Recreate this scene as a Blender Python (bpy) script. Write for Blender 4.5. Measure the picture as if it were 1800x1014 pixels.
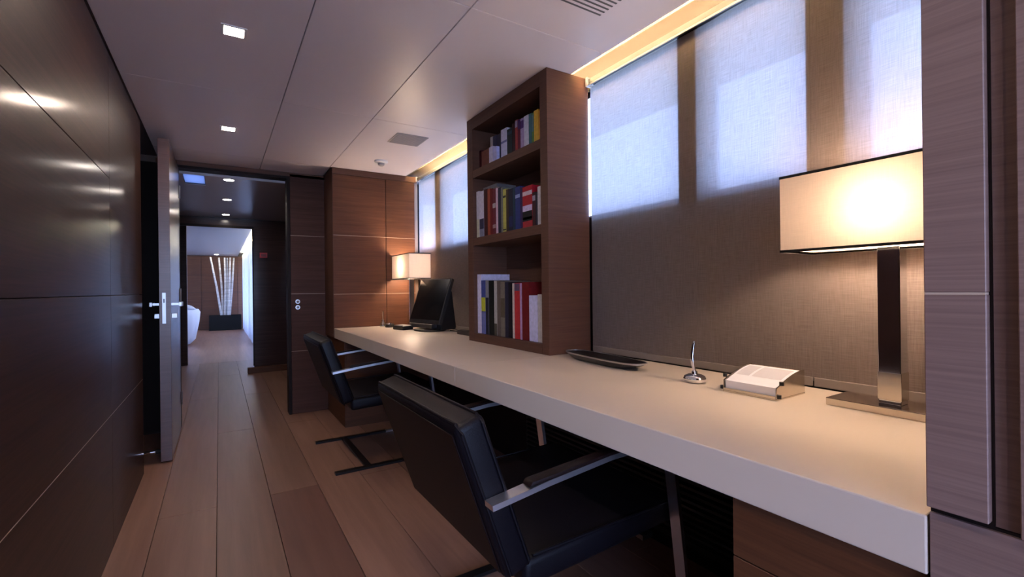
import bpy, bmesh, math, random
from mathutils import Vector, Matrix
random.seed(7)
for o in list(bpy.data.objects): bpy.data.objects.remove(o)
S = bpy.context.scene
COL = S.collection
PI = math.pi

# ------------------------------------------------------------------ camera
FPX = 820.0; YAW = math.atan(515 / FPX); ROLL = 0.0115; CAMZ = 1.07
cam = bpy.data.objects.new('camera', bpy.data.cameras.new('camera'))
COL.objects.link(cam)
cam.data.sensor_width = 36; cam.data.lens = FPX / 1800 * 36
cam.data.clip_start = 0.02; cam.data.clip_end = 300
F = Vector((math.sin(YAW), math.cos(YAW), 0)); R = Vector((math.cos(YAW), -math.sin(YAW), 0)); U = Vector((0, 0, 1))
c_, s_ = math.cos(ROLL), math.sin(ROLL)
R2 = R * c_ - U * s_; U2 = U * c_ + R * s_
M = Matrix((R2, U2, -F)).transposed().to_4x4(); M.translation = (0, 0, CAMZ)
cam.matrix_world = M
S.camera = cam

# ------------------------------------------------------------------ world, exposure
S.view_settings.view_transform = 'Standard'; S.view_settings.look = 'None'
S.view_settings.gamma = 1.0; S.view_settings.exposure = 1.75; S.view_settings.use_curve_mapping = False
SKY = 5.2
w = bpy.data.worlds.new('sky'); S.world = w; w.use_nodes = True
nt = w.node_tree; nt.nodes.clear()
out = nt.nodes.new('ShaderNodeOutputWorld'); bg = nt.nodes.new('ShaderNodeBackground')
tc = nt.nodes.new('ShaderNodeTexCoord'); sx = nt.nodes.new('ShaderNodeSeparateXYZ')
mr = nt.nodes.new('ShaderNodeMapRange'); mr.inputs[1].default_value = -0.3; mr.inputs[2].default_value = 1.0
cr = nt.nodes.new('ShaderNodeValToRGB')
cr.color_ramp.elements[0].position = 0.0; cr.color_ramp.elements[0].color = (0.20, 0.26, 0.38, 1)
cr.color_ramp.elements[1].position = 1.0; cr.color_ramp.elements[1].color = (0.28, 0.42, 0.90, 1)
e = cr.color_ramp.elements.new(0.26); e.color = (0.45, 0.60, 1.0, 1)
e = cr.color_ramp.elements.new(0.55); e.color = (0.36, 0.50, 1.0, 1)
nt.links.new(tc.outputs['Generated'], sx.inputs[0]); nt.links.new(sx.outputs['Z'], mr.inputs[0])
nt.links.new(mr.outputs[0], cr.inputs[0]); nt.links.new(cr.outputs[0], bg.inputs[0])
bg.inputs[1].default_value = SKY; nt.links.new(bg.outputs[0], out.inputs[0])

# ------------------------------------------------------------------ materials
def newmat(name):
    m = bpy.data.materials.new(name); m.use_nodes = True
    return m, m.node_tree, m.node_tree.nodes['Principled BSDF']
def pmat(name, col, rough=0.5, metal=0.0, coat=0.0, spec=None, bump=0.0, bscale=200.0, emit=None, estr=0.0):
    m, t, b = newmat(name)
    b.inputs['Base Color'].default_value = (*col, 1); b.inputs['Roughness'].default_value = rough
    b.inputs['Metallic'].default_value = metal; b.inputs['Coat Weight'].default_value = coat
    if spec is not None: b.inputs['Specular IOR Level'].default_value = spec
    if emit: b.inputs['Emission Color'].default_value = (*emit, 1); b.inputs['Emission Strength'].default_value = estr
    if bump:
        n = t.nodes.new('ShaderNodeTexNoise'); n.inputs['Scale'].default_value = bscale; n.inputs['Detail'].default_value = 3
        tcn = t.nodes.new('ShaderNodeTexCoord'); bp = t.nodes.new('ShaderNodeBump'); bp.inputs['Strength'].default_value = bump; bp.inputs['Distance'].default_value = 0.002
        t.links.new(tcn.outputs['Object'], n.inputs['Vector']); t.links.new(n.outputs['Fac'], bp.inputs['Height']); t.links.new(bp.outputs[0], b.inputs['Normal'])
    return m
def wood(name, dark, light, scale=(1.0, 1.0, 40.0), rough=0.4, coat=0.0, crough=0.15, vary=0.0, spec=0.5):
    m, t, b = newmat(name)
    tcn = t.nodes.new('ShaderNodeTexCoord'); mp = t.nodes.new('ShaderNodeMapping'); mp.inputs['Scale'].default_value = scale
    n = t.nodes.new('ShaderNodeTexNoise'); n.inputs['Scale'].default_value = 3.0; n.inputs['Detail'].default_value = 6; n.inputs['Roughness'].default_value = 0.6; n.inputs['Distortion'].default_value = 0.4
    n2 = t.nodes.new('ShaderNodeTexNoise'); n2.inputs['Scale'].default_value = 0.9; n2.inputs['Detail'].default_value = 2
    mx = t.nodes.new('ShaderNodeMath'); mx.operation = 'MULTIPLY_ADD'; mx.inputs[1].default_value = 0.65
    m2 = t.nodes.new('ShaderNodeMath'); m2.operation = 'MULTIPLY'; m2.inputs[1].default_value = 0.35
    rp = t.nodes.new('ShaderNodeValToRGB')
    rp.color_ramp.elements[0].position = 0.32; rp.color_ramp.elements[0].color = (*dark, 1)
    rp.color_ramp.elements[1].position = 0.68; rp.color_ramp.elements[1].color = (*light, 1)
    L = t.links.new
    L(tcn.outputs['Object'], mp.inputs[0]); L(mp.outputs[0], n.inputs['Vector']); L(mp.outputs[0], n2.inputs['Vector'])
    L(n2.outputs['Fac'], m2.inputs[0]); L(n.outputs['Fac'], mx.inputs[0]); L(m2.outputs[0], mx.inputs[2]); L(mx.outputs[0], rp.inputs[0])
    src = rp.outputs[0]
    if vary:
        oi = t.nodes.new('ShaderNodeObjectInfo'); hs = t.nodes.new('ShaderNodeHueSaturation')
        ra = t.nodes.new('ShaderNodeMapRange'); ra.inputs[3].default_value = 1 - vary; ra.inputs[4].default_value = 1 + vary
        L(oi.outputs['Random'], ra.inputs[0]); L(ra.outputs[0], hs.inputs['Value']); L(src, hs.inputs['Color']); src = hs.outputs[0]
    L(src, b.inputs['Base Color'])
    bp = t.nodes.new('ShaderNodeBump'); bp.inputs['Strength'].default_value = 0.12; bp.inputs['Distance'].default_value = 0.001
    L(n.outputs['Fac'], bp.inputs['Height']); L(bp.outputs[0], b.inputs['Normal'])
    b.inputs['Roughness'].default_value = rough; b.inputs['Coat Weight'].default_value = coat; b.inputs['Coat Roughness'].default_value = crough
    b.inputs['Specular IOR Level'].default_value = spec
    return m
def fabric_trans(name, col, tcol, trans, see, weave=(260, 260, 260), contrast=0.35):
    """thin woven cloth: diffuse in front, light through it, a little open weave"""
    m = bpy.data.materials.new(name); m.use_nodes = True; t = m.node_tree; t.nodes.clear(); L = t.links.new
    o = t.nodes.new('ShaderNodeOutputMaterial'); d = t.nodes.new('ShaderNodeBsdfDiffuse'); tr = t.nodes.new('ShaderNodeBsdfTranslucent'); tp = t.nodes.new('ShaderNodeBsdfTransparent')
    mix = t.nodes.new('ShaderNodeMixShader'); mix.inputs[0].default_value = trans
    mix2 = t.nodes.new('ShaderNodeMixShader'); mix2.inputs[0].default_value = see
    tcn = t.nodes.new('ShaderNodeTexCoord')
    fs = []
    for k, sc in enumerate(((weave[0] * .04, weave[1] * .04, weave[2]), (weave[0], weave[1], weave[2] * .04))):
        mp = t.nodes.new('ShaderNodeMapping'); mp.inputs['Scale'].default_value = sc
        n = t.nodes.new('ShaderNodeTexNoise'); n.inputs['Scale'].default_value = 1; n.inputs['Detail'].default_value = 3
        L(tcn.outputs['Object'], mp.inputs[0]); L(mp.outputs[0], n.inputs['Vector']); fs.append(n)
    ad = t.nodes.new('ShaderNodeMath'); ad.operation = 'ADD'; L(fs[0].outputs['Fac'], ad.inputs[0]); L(fs[1].outputs['Fac'], ad.inputs[1])
    rg = t.nodes.new('ShaderNodeMapRange'); rg.inputs[1].default_value = .65; rg.inputs[2].default_value = 1.35; rg.inputs[3].default_value = 1 - contrast; rg.inputs[4].default_value = 1 + contrast
    L(ad.outputs[0], rg.inputs[0])
    for node, cc in ((d, col), (tr, tcol)):
        v = t.nodes.new('ShaderNodeVectorMath'); v.operation = 'SCALE'; v.inputs[0].default_value = cc
        L(rg.outputs[0], v.inputs['Scale']); L(v.outputs[0], node.inputs['Color'])
    tp.inputs['Color'].default_value = (*tcol, 1)
    L(d.outputs[0], mix.inputs[1]); L(tr.outputs[0], mix.inputs[2]); L(mix.outputs[0], mix2.inputs[1]); L(tp.outputs[0], mix2.inputs[2]); L(mix2.outputs[0], o.inputs[0])
    return m
def glassmat(name, tint=(1, 1, 1), refl=0.08):
    m = bpy.data.materials.new(name); m.use_nodes = True; t = m.node_tree; t.nodes.clear(); L = t.links.new
    o = t.nodes.new('ShaderNodeOutputMaterial'); tp = t.nodes.new('ShaderNodeBsdfTransparent'); g = t.nodes.new('ShaderNodeBsdfGlossy'); mx = t.nodes.new('ShaderNodeMixShader')
    tp.inputs[0].default_value = (*tint, 1); g.inputs['Roughness'].default_value = 0.02; mx.inputs[0].default_value = refl
    L(tp.outputs[0], mx.inputs[1]); L(g.outputs[0], mx.inputs[2]); L(mx.outputs[0], o.inputs[0]); return m
def emat(name, col, s):
    m = bpy.data.materials.new(name); m.use_nodes = True; t = m.node_tree; t.nodes.clear()
    o = t.nodes.new('ShaderNodeOutputMaterial'); em = t.nodes.new('ShaderNodeEmission'); em.inputs[0].default_value = (*col, 1); em.inputs[1].default_value = s
    t.links.new(em.outputs[0], o.inputs[0]); return m

M_ = {}
M_['wall_wood'] = wood('lacquered_dark_wood', (0.026, 0.011, 0.008), (0.056, 0.025, 0.018), (1.0, 1.0, 45), rough=0.5, coat=0.34, crough=0.16, spec=0.10)
M_['cab_wood'] = wood('brown_wood', (0.068, 0.025, 0.012), (0.125, 0.049, 0.023), (1.3, 1.3, 42), rough=0.5, spec=0.22)
M_['doorwall_wood'] = wood('door_wall_wood', (0.055, 0.023, 0.016), (0.09, 0.040, 0.028), (1.3, 1.3, 42), rough=0.5, spec=0.12)
M_['shelf_wood'] = wood('shelf_wood', (0.085, 0.040, 0.027), (0.135, 0.062, 0.040), (1.3, 1.3, 42), rough=0.5, spec=0.2)
M_['grey_wood'] = wood('grey_brown_wood', (0.185, 0.112, 0.096), (0.27, 0.172, 0.15), (1.2, 1.2, 90), rough=0.5, spec=0.3)
M_['door_wood'] = wood('door_wood', (0.075, 0.033, 0.024), (0.115, 0.054, 0.039), (1.0, 1.0, 45), rough=0.35, coat=0.5, crough=0.2)
M_['dark_trim'] = pmat('dark_trim', (0.016, 0.010, 0.009), 0.5, spec=0.1)
M_['groove'] = pmat('groove_backing', (0.16, 0.115, 0.09), 0.6)
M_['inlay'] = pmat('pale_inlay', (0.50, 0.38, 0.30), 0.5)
M_['groove_dark'] = pmat('groove_dark', (0.03, 0.02, 0.016), 0.6)
M_['plank'] = wood('floor_oak', (0.185, 0.096, 0.068), (0.275, 0.150, 0.108), (9, 0.5, 9), rough=0.38, vary=0.22)
M_['plank_red'] = wood('floor_oak_red', (0.115, 0.052, 0.038), (0.165, 0.080, 0.060), (9, 0.5, 9), rough=0.38)
M_['plank_base'] = pmat('floor_gap', (0.08, 0.05, 0.035), 0.8)
M_['ceiling'] = pmat('ceiling_white', (0.86, 0.78, 0.79), 0.38)
M_['ceiling_gap'] = pmat('ceiling_gap', (0.16, 0.13, 0.13), 0.8)
M_['white'] = pmat('white_paint', (0.75, 0.75, 0.75), 0.4)
M_['grille'] = pmat('grille_grey', (0.42, 0.38, 0.37), 0.5)
M_['grille_dark'] = pmat('grille_dark', (0.12, 0.11, 0.11), 0.6)
M_['desk'] = pmat('desk_cream_lacquer', (0.67, 0.56, 0.47), 0.34, bump=0.03, bscale=30)
M_['leather'] = pmat('black_leather', (0.005, 0.004, 0.006), 0.42, spec=0.16, bump=0.25, bscale=350)
M_['leather_brown'] = pmat('brown_leather', (0.009, 0.004, 0.004), 0.45, spec=0.13, bump=0.2, bscale=350)
M_['satin'] = pmat('satin_chrome', (0.85, 0.85, 0.90), 0.34, metal=1)
M_['chrome'] = pmat('polished_chrome', (0.75, 0.75, 0.78), 0.10, metal=1)
M_['dark_steel'] = pmat('dark_steel', (0.08, 0.08, 0.09), 0.3, metal=1)
M_['runner'] = pmat('chrome_dark_reflection', (0.012, 0.012, 0.013), 0.3, metal=0.3)  # chrome runners; the dark desk underside they mirror is put into the colour
M_['nickel'] = pmat('nickel_warm', (0.66, 0.60, 0.52), 0.18, metal=1)
M_['alu'] = pmat('aluminium', (0.5, 0.5, 0.52), 0.35, metal=1)
M_['black'] = pmat('black_plastic', (0.010, 0.010, 0.011), 0.4)
M_['screen'] = pmat('screen_black', (0.006, 0.006, 0.007), 0.18)
M_['dgrey'] = pmat('dark_grey_plastic', (0.02, 0.02, 0.022), 0.35)
M_['louvre'] = pmat('black_louvre', (0.012, 0.010, 0.010), 0.45)
M_['paper'] = pmat('paper', (0.82, 0.80, 0.86), 0.8)
M_['paper_side'] = pmat('page_edges', (0.70, 0.66, 0.58), 0.9)
M_['blind'] = fabric_trans('blind_linen', (0.36, 0.285, 0.265), (0.265, 0.265, 0.275), 0.5, 0.085, weave=(480, 480, 480), contrast=0.20)
M_['hem'] = pmat('blind_hem', (0.20, 0.165, 0.15), 0.8)
M_['curtain'] = fabric_trans('sheer_curtain', (0.45, 0.45, 0.48), (0.40, 0.42, 0.46), 0.5, 0.10, contrast=0.1)
M_['shade'] = fabric_trans('lampshade_cloth', (0.80, 0.70, 0.62), (0.80, 0.64, 0.52), 0.10, 0.0, weave=(500, 500, 500), contrast=0.06)
M_['glass'] = glassmat('window_glass')
M_['bottle_glass'] = glassmat('clear_bottle', (0.85, 0.9, 0.88), 0.25)
M_['patch_pane'] = fabric_trans('frosted_light_patch', (0.2, 0.22, 0.28), (0.16, 0.19, 0.26), 0.5, 0.0, contrast=0.0)  # pane of the light patch imitated in the corridor ceiling
M_['bulb'] = emat('warm_bulb', (1.0, 0.76, 0.55), 108.0)
M_['led'] = emat('warm_led_strip', (1.0, 0.86, 0.44), 520.0)
M_['led_far'] = emat('pale_led_strip', (1.0, 0.86, 0.52), 60.0)
M_['down'] = emat('downlight_disc', (1.0, 0.80, 0.64), 95.0)
M_['down_blue'] = emat('downlight_disc_cool', (1.0, 0.88, 0.78), 40.0)
M_['red'] = pmat('alarm_red', (0.45, 0.02, 0.02), 0.4)
M_['sofa'] = pmat('white_upholstery', (0.75, 0.76, 0.80), 0.8, bump=0.1)
M_['birch'] = wood('birch_bark', (0.30, 0.28, 0.27), (0.80, 0.79, 0.78), (3, 3, 9), rough=0.8)
M_['hull'] = pmat('white_hull', (0.62, 0.62, 0.64), 0.5)
M_['rubber'] = pmat('rubber_black', (0.012, 0.012, 0.012), 0.7, spec=0.1)

# ------------------------------------------------------------------ mesh helpers
def link(name, me, mat, parent=None):
    o = bpy.data.objects.new(name, me); COL.objects.link(o)
    if mat is not None: me.materials.append(M_[mat] if isinstance(mat, str) else mat)
    if parent is not None: o.parent = parent
    return o
def tag(o, label=None, cat=None, group=None, kind=None):
    if label: o['label'] = label
    if cat: o['category'] = cat
    if group: o['group'] = group
    if kind: o['kind'] = kind
    return o
def empty(name, loc, rz=0.0):
    o = bpy.data.objects.new(name, None); COL.objects.link(o); o.location = loc; o.rotation_euler = (0, 0, rz); o.empty_display_size = 0.1
    return o
def bm_box(bm, x0, x1, y0, y1, z0, z1):
    vs = [bm.verts.new(p) for p in ((x0, y0, z0), (x1, y0, z0), (x1, y1, z0), (x0, y1, z0), (x0, y0, z1), (x1, y0, z1), (x1, y1, z1), (x0, y1, z1))]
    for f in ((0, 3, 2, 1), (4, 5, 6, 7), (0, 1, 5, 4), (1, 2, 6, 5), (2, 3, 7, 6), (3, 0, 4, 7)): bm.faces.new([vs[i] for i in f])
    return vs
def fin(bm, name, mat, parent=None, smooth=False, bevel=0.0, seg=2):
    if bevel > 0:
        bmesh.ops.bevel(bm, geom=list(bm.edges), offset=bevel, segments=seg, profile=0.5, affect='EDGES')
    bmesh.ops.recalc_face_normals(bm, faces=bm.faces)
    me = bpy.data.meshes.new(name); bm.to_mesh(me); bm.free()
    if smooth:
        for p in me.polygons: p.use_smooth = True
        try: me.set_sharp_from_angle(angle=math.radians(40))
        except Exception: pass
    return link(name, me, mat, parent)
def box(name, x0, x1, y0, y1, z0, z1, mat, parent=None, bevel=0.0, seg=2, smooth=False):
    bm = bmesh.new(); bm_box(bm, x0, x1, y0, y1, z0, z1)
    return fin(bm, name, mat, parent, smooth, bevel, seg)
def boxes(name, lst, mat, parent=None):
    bm = bmesh.new()
    for b in lst: bm_box(bm, *b)
    return fin(bm, name, mat, parent)
def sheet(name, quads, mat, parent=None):
    bm = bmesh.new()
    for q in quads: bm.faces.new([bm.verts.new(p) for p in q])
    bmesh.ops.remove_doubles(bm, verts=bm.verts, dist=1e-6)
    return fin(bm, name, mat, parent)
def struct(o): o['kind'] = 'structure'; return o
def prism(name, pts, axis, a0, a1, mat, parent=None, bevel=0.0, seg=2, smooth=False):
    """polygon pts (2D) extruded along axis from a0 to a1. axis 'y': pts=(x,z); 'x': pts=(y,z); 'z': pts=(x,y)"""
    bm = bmesh.new()
    def P(p, a): return {'y': (p[0], a, p[1]), 'x': (a, p[0], p[1]), 'z': (p[0], p[1], a)}[axis]
    A = [bm.verts.new(P(p, a0)) for p in pts]; B = [bm.verts.new(P(p, a1)) for p in pts]
    bm.faces.new(A); bm.faces.new(B[::-1]); n = len(pts)
    for i in range(n): bm.faces.new((A[i], A[(i + 1) % n], B[(i + 1) % n], B[i]))
    return fin(bm, name, mat, parent, smooth, bevel, seg)
def tube(name, path, r, mat, parent=None, n=10, cyc=False, rad=None):
    bm = bmesh.new(); path = [Vector(p) for p in path]; rings = []; N = len(path)
    up = Vector((0, 0, 1))
    for i, p in enumerate(path):
        a = path[(i - 1) % N] if (cyc or i > 0) else p; b = path[(i + 1) % N] if (cyc or i < N - 1) else p
        d = (b - a).normalized(); u = up if abs(d.dot(up)) < 0.95 else Vector((1, 0, 0))
        s = d.cross(u).normalized(); v = s.cross(d).normalized(); rr = rad[i] if rad else r
        rings.append([bm.verts.new(p + s * rr * math.cos(2 * PI * k / n) + v * rr * math.sin(2 * PI * k / n)) for k in range(n)])
    for i in range(N if cyc else N - 1):
        A, B = rings[i], rings[(i + 1) % N]
        for k in range(n): bm.faces.new((A[k], A[(k + 1) % n], B[(k + 1) % n], B[k]))
    if not cyc: bm.faces.new(rings[0]); bm.faces.new(rings[-1][::-1])
    return fin(bm, name, mat, parent, True)
def lathe(name, prof, mat, parent=None, n=32, loc=(0, 0, 0), sx=1.0, sy=1.0, power=2.0):
    """profile (r,z); sx, sy scale the round into an oval, power squares it off"""
    bm = bmesh.new(); rings = []
    for r, z in prof:
        if r < 1e-5: rings.append([bm.verts.new((loc[0], loc[1], loc[2] + z))]); continue
        ring = []
        for k in range(n):
            a = 2 * PI * k / n; ca, sa = math.cos(a), math.sin(a)
            q = (abs(ca) ** power + abs(sa) ** power) ** (-1 / power)
            ring.append(bm.verts.new((loc[0] + sx * r * ca * q, loc[1] + sy * r * sa * q, loc[2] + z)))
        rings.append(ring)
    for A, B in zip(rings, rings[1:]):
        for k in range(n):
            a, a2 = A[k % len(A)], A[(k + 1) % len(A)]; b, b2 = B[k % len(B)], B[(k + 1) % len(B)]
            vs = []
            for v in (a, a2, b2, b):
                if v not in vs: vs.append(v)
            if len(vs) > 2: bm.faces.new(vs)
    return fin(bm, name, mat, parent, True)
def ribbon(name, path, th, y0, y1, mat, parent=None, bevel=0.002):
    """flat bar: path of (x,z) points, thickness th, extruded from y0 to y1"""
    P = [Vector(p) for p in path]; L, Rr = [], []
    for i, p in enumerate(P):
        d = (P[min(i + 1, len(P) - 1)] - P[max(i - 1, 0)]).normalized(); nrm = Vector((-d.y, d.x))
        L.append(p + nrm * th / 2); Rr.append(p - nrm * th / 2)
    bm = bmesh.new(); cols = []
    for a, b in zip(L, Rr):
        cols.append([bm.verts.new((a.x, y0, a.y)), bm.verts.new((a.x, y1, a.y)), bm.verts.new((b.x, y1, b.y)), bm.verts.new((b.x, y0, b.y))])
    for A, B in zip(cols, cols[1:]):
        for k in range(4): bm.faces.new((A[k], A[(k + 1) % 4], B[(k + 1) % 4], B[k]))
    bm.faces.new(cols[0]); bm.faces.new(cols[-1][::-1])
    return fin(bm, name, mat, parent, True)
def arc(cx, cz, r, a0, a1, n=6):
    return [(cx + r * math.cos(math.radians(a0 + (a1 - a0) * i / n)), cz + r * math.sin(math.radians(a0 + (a1 - a0) * i / n))) for i in range(n + 1)]
def copy_tree(o, parent=None):
    c = o.copy(); COL.objects.link(c); c.parent = parent
    for ch in [x for x in bpy.data.objects if x.parent == o]: copy_tree(ch, c)
    return c

H = 2.10           # ceiling height
HC = 2.022         # corridor ceiling
XL = -0.386        # left wall face
XD = 0.81          # desk front
XB = 1.556         # blind plane
YD = 4.46          # door wall
YC = 4.08          # tall cabinet face

# ================================================================== SETTING
# ---- floor
floor = struct(box('floor', -4.3, 1.9, -3.4, 16.3, -0.20, -0.014, 'plank_base'))
PW = 0.2365
cols = [(-0.492 + PW * k, -0.492 + PW * (k + 1)) for k in range(9)]
G = 0.0012
for k, (a, b) in enumerate(cols):
    off = 2.757 if k % 2 == 1 else 4.172
    y = off - 2.83 * 2
    while y < 8.35:
        y0, y1 = max(y, -1.2), min(y + 2.83, 8.35)
        if y1 > y0:
            red = (k == 3 and y0 < 2.0 and y1 < 3.0)
            box('plank', a + G, b - G, y0 + G, y1 - G, -0.014, 0.0, 'plank_red' if red else 'plank', floor, bevel=0.0008, seg=1)
        y += 2.83
box('plank', -4.3, 1.9, 8.352, 16.3, -0.014, 0.0, 'plank', floor)
box('plank', -4.3, 1.9, -3.4, -1.202, -0.014, 0.0, 'plank', floor)

# ---- ceiling, with its panels
ceiling = struct(boxes('ceiling', [(-0.62, 1.33, -0.4, 4.56, H + 0.014, H + 0.15), (1.33, 1.447, 0.17, 4.2, H + 0.012, H + 0.024), (1.33, 1.78, -0.4, 4.56, H + 0.10, H + 0.15),
                                   (-1.1, -0.62, 3.4, 4.56, H + 0.014, H + 0.15)], 'ceiling_gap'))
cxs = [(-0.386, 0.300), (0.300, 0.792), (0.792, 1.447)]; cys = [-0.40, 0.23, 1.52, 2.81, 4.10]
for a, b in cxs:
    for y0, y1 in zip(cys, cys[1:]):
        box('ceiling_panel', a + 0.002, b - 0.002, y0 + 0.0017, y1 - 0.0017, H, H + 0.013, 'ceiling', ceiling, bevel=0.001, seg=1)
    box('ceiling_panel', a + 0.002, min(b, 0.80) - 0.002, 4.102, 4.455, H, H + 0.013, 'ceiling', ceiling, bevel=0.001, seg=1) if a < 0.8 else None
# cove: back wall is the wall head, LED strip lies on the ceiling lip
struct(box('trim_1', 1.602, 1.64, 0.236, YC, 2.062, H + 0.10, 'white'))

# ---- window wall (right), with openings
ZS, ZH = 1.425, 2.062
wr = struct(boxes('wall_right', [(1.60, 1.665, -0.9, 4.56, 0.0, ZS), (1.60, 1.665, -0.9, 4.56, ZH, H + 0.15),
    (1.60, 1.665, -0.9, 0.26, ZS, ZH), (1.60, 1.665, 0.615, 0.715, ZS, ZH), (1.560, 1.60, 0.632, 0.743, ZS - .02, ZH), (1.60, 1.665, 1.118, 1.20, ZS, ZH), (1.560, 1.60, 1.132, 1.222, ZS - .02, ZH),
    (1.60, 1.665, 1.92, 2.48, ZS, ZH), (1.60, 1.665, 3.568, 3.66, ZS, ZH), (1.560, 1.60, 3.58, 3.69, ZS - .02, ZH), (1.60, 1.665, 4.24, 4.56, ZS, ZH)], 'dark_trim'))
for i, (a, b) in enumerate([(0.26, 0.615), (0.715, 1.118), (1.20, 1.92), (2.48, 3.568), (3.66, 4.24)]):
    fr = struct(boxes('window_%d' % (i + 1), [(1.63, 1.65, a, a + .015, ZS, ZH), (1.63, 1.65, b - .015, b, ZS, ZH), (1.63, 1.65, a + .015, b - .015, ZS, ZS + .015), (1.63, 1.65, a + .015, b - .015, ZH - .015, ZH)], 'alu'))
    box('pane', 1.637, 1.643, a + .015, b - .015, ZS + .015, ZH - .015, 'glass', fr)
# deck overhang outside the windows
struct(box('ceiling_deck_overhang', 1.76, 3.05, -2.5, 7.5, 2.50, 2.62, 'hull'))

# ---- left wall: dark lacquered panels
wl = struct(box('wall_left', -0.62, XL - 0.014, -0.40, 3.50, 0, H + 0.012, 'groove_dark'))
rows = [(0.0, 0.56), (0.56, 1.06), (1.06, 1.553), (1.553, 2.085)]
for a, b in ((-0.40, 0.9), (0.9, 2.56), (2.56, 3.50)):
    rr = rows if b < 3 else [rows[0], rows[1], (1.06, 2.085)]
    for z0, z1 in rr:
        box('wall_panel', XL - 0.013, XL, a + .0012, b - .0012, z0 + .0014, z1 - .0014, 'wall_wood', wl, bevel=0.0008, seg=1)
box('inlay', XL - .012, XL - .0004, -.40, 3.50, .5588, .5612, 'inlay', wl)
box('wall_panel', XL - 0.40, XL - 0.013, 3.501, 3.514, 0.0, 2.085, 'wall_wood', wl)
struct(boxes('wall_recess', [(-1.10, -1.0, 3.40, 4.56, 0, H + .014), (-1.0, -0.62, 3.40, 3.50, 0, H + .014)], 'dark_trim'))

# ---- door wall with its opening
DX0, DX1, DZ = -0.262, 0.505, 2.042
wd = struct(boxes('wall_back', [(-1.1, DX0 - .02, YD, YD + .10, 0, H + .014), (DX0 - .02, DX1 + .02, YD, YD + .10, DZ + .02, H + .014), (DX1 + .02, 1.6, YD, YD + .10, 0, H + .014)], 'groove'))
for z0, z1 in ((0, 0.545), (0.545, 1.045), (1.045, 1.553), (1.553, 2.088)):
    box('wall_panel', DX1 + .024, 0.826, YD - .013, YD, z0 + .0015, z1 - .0015, 'doorwall_wood', wd, bevel=.0008, seg=1)
box('wall_panel', -0.40, 0.826, YD - .013, YD, DZ + .022, H - .002, 'shelf_wood', wd)
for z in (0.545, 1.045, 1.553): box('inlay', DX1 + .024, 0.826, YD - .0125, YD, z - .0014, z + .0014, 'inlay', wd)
box('wall_panel', -1.0, DX0 - .022, YD - .013, YD, 0, DZ + .02, 'dark_trim', wd)
df = struct(boxes('trim_2', [(DX0 - .02, DX0, YD - .016, YD + .115, 0, DZ + .02), (DX1, DX1 + .022, YD - .016, YD + .115, 0, DZ + .02), (DX0, DX1, YD - .016, YD + .115, DZ, DZ + .02)], 'dark_trim'))

# door leaf swung open along the left wall
dr = struct(box('door_1', -0.318, -0.259, 3.64, 4.438, 0.012, DZ - .004, 'door_wood', bevel=.0015, seg=1))
dh = box('lock_plate', -0.302, -0.284, 3.6385, 3.6405, 0.875, 1.068, 'alu', dr)
box('key_slot', -0.296, -0.290, 3.6375, 3.6386, 1.005, 1.03, 'black', dh)
for s in (-1, 1):
    xf = -0.318 if s < 0 else -0.259
    rose = box('handle', min(xf, xf + s * .05), max(xf, xf + s * .05), 3.692, 3.706, 0.988, 1.002, 'alu', dr)
    box('grip', min(xf + s * .038, xf + s * .055), max(xf + s * .038, xf + s * .055), 3.69, 3.82, 0.980, 1.008, 'alu', rose, bevel=.002)
    box('thumb_turn', min(xf, xf + s * .03), max(xf, xf + s * .03), 3.69, 3.712, 0.905, 0.935, 'alu', dr, bevel=.002)
ds = tube('door_stop', [(-.345, 3.66, .075), (-.30, 3.66, .075)], .014, 'rubber', dr, n=10)
tube('stop_rod', [(-.41, 3.66, .075), (-.345, 3.66, .075)], .010, 'chrome', ds, n=10)
for z in (0.25, 1.05, 1.85): tube('hinge', [(-0.2545, 4.444, z - .05), (-0.2545, 4.444, z + .05)], .007, 'alu', dr, n=8)

# ---- near partition beside the desk
wn = struct(boxes('wall_partition', [(0.816, 1.60, 0.174, 0.236, 0, H + .012), (0.832, 1.60, 0.150, 0.174, 0.765, H + .012), (0.816, 1.60, -0.90, 0.150, 0, H + .012), (.816, 1.60, .150, .174, 0, .765)], 'dark_trim'))
box('wall_panel', 0.800, 0.815, 0.176, 0.236, 0.772, 1.0555, 'grey_wood', wn, bevel=.001, seg=1)
box('wall_panel', 0.800, 0.815, 0.176, 0.236, 1.0585, H - .003, 'grey_wood', wn, bevel=.001, seg=1)
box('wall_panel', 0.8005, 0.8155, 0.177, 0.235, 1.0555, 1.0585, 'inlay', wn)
box('wall_panel', 0.818, 0.831, 0.151, 0.1735, 0.766, H - .003, 'grey_wood', wn)
box('wall_panel', 0.800, 0.815, -0.60, 0.149, 0.766, H - .003, 'grey_wood', wn, bevel=.001, seg=1)
box('wall_panel', 0.8105, 0.8155, -0.60, 0.2355, 0.561, 0.762, 'grey_wood', wn)
box('wall_panel', 0.8105, 0.8155, -0.60, 0.2355, 0.0, 0.558, 'grey_wood', wn)

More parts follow.
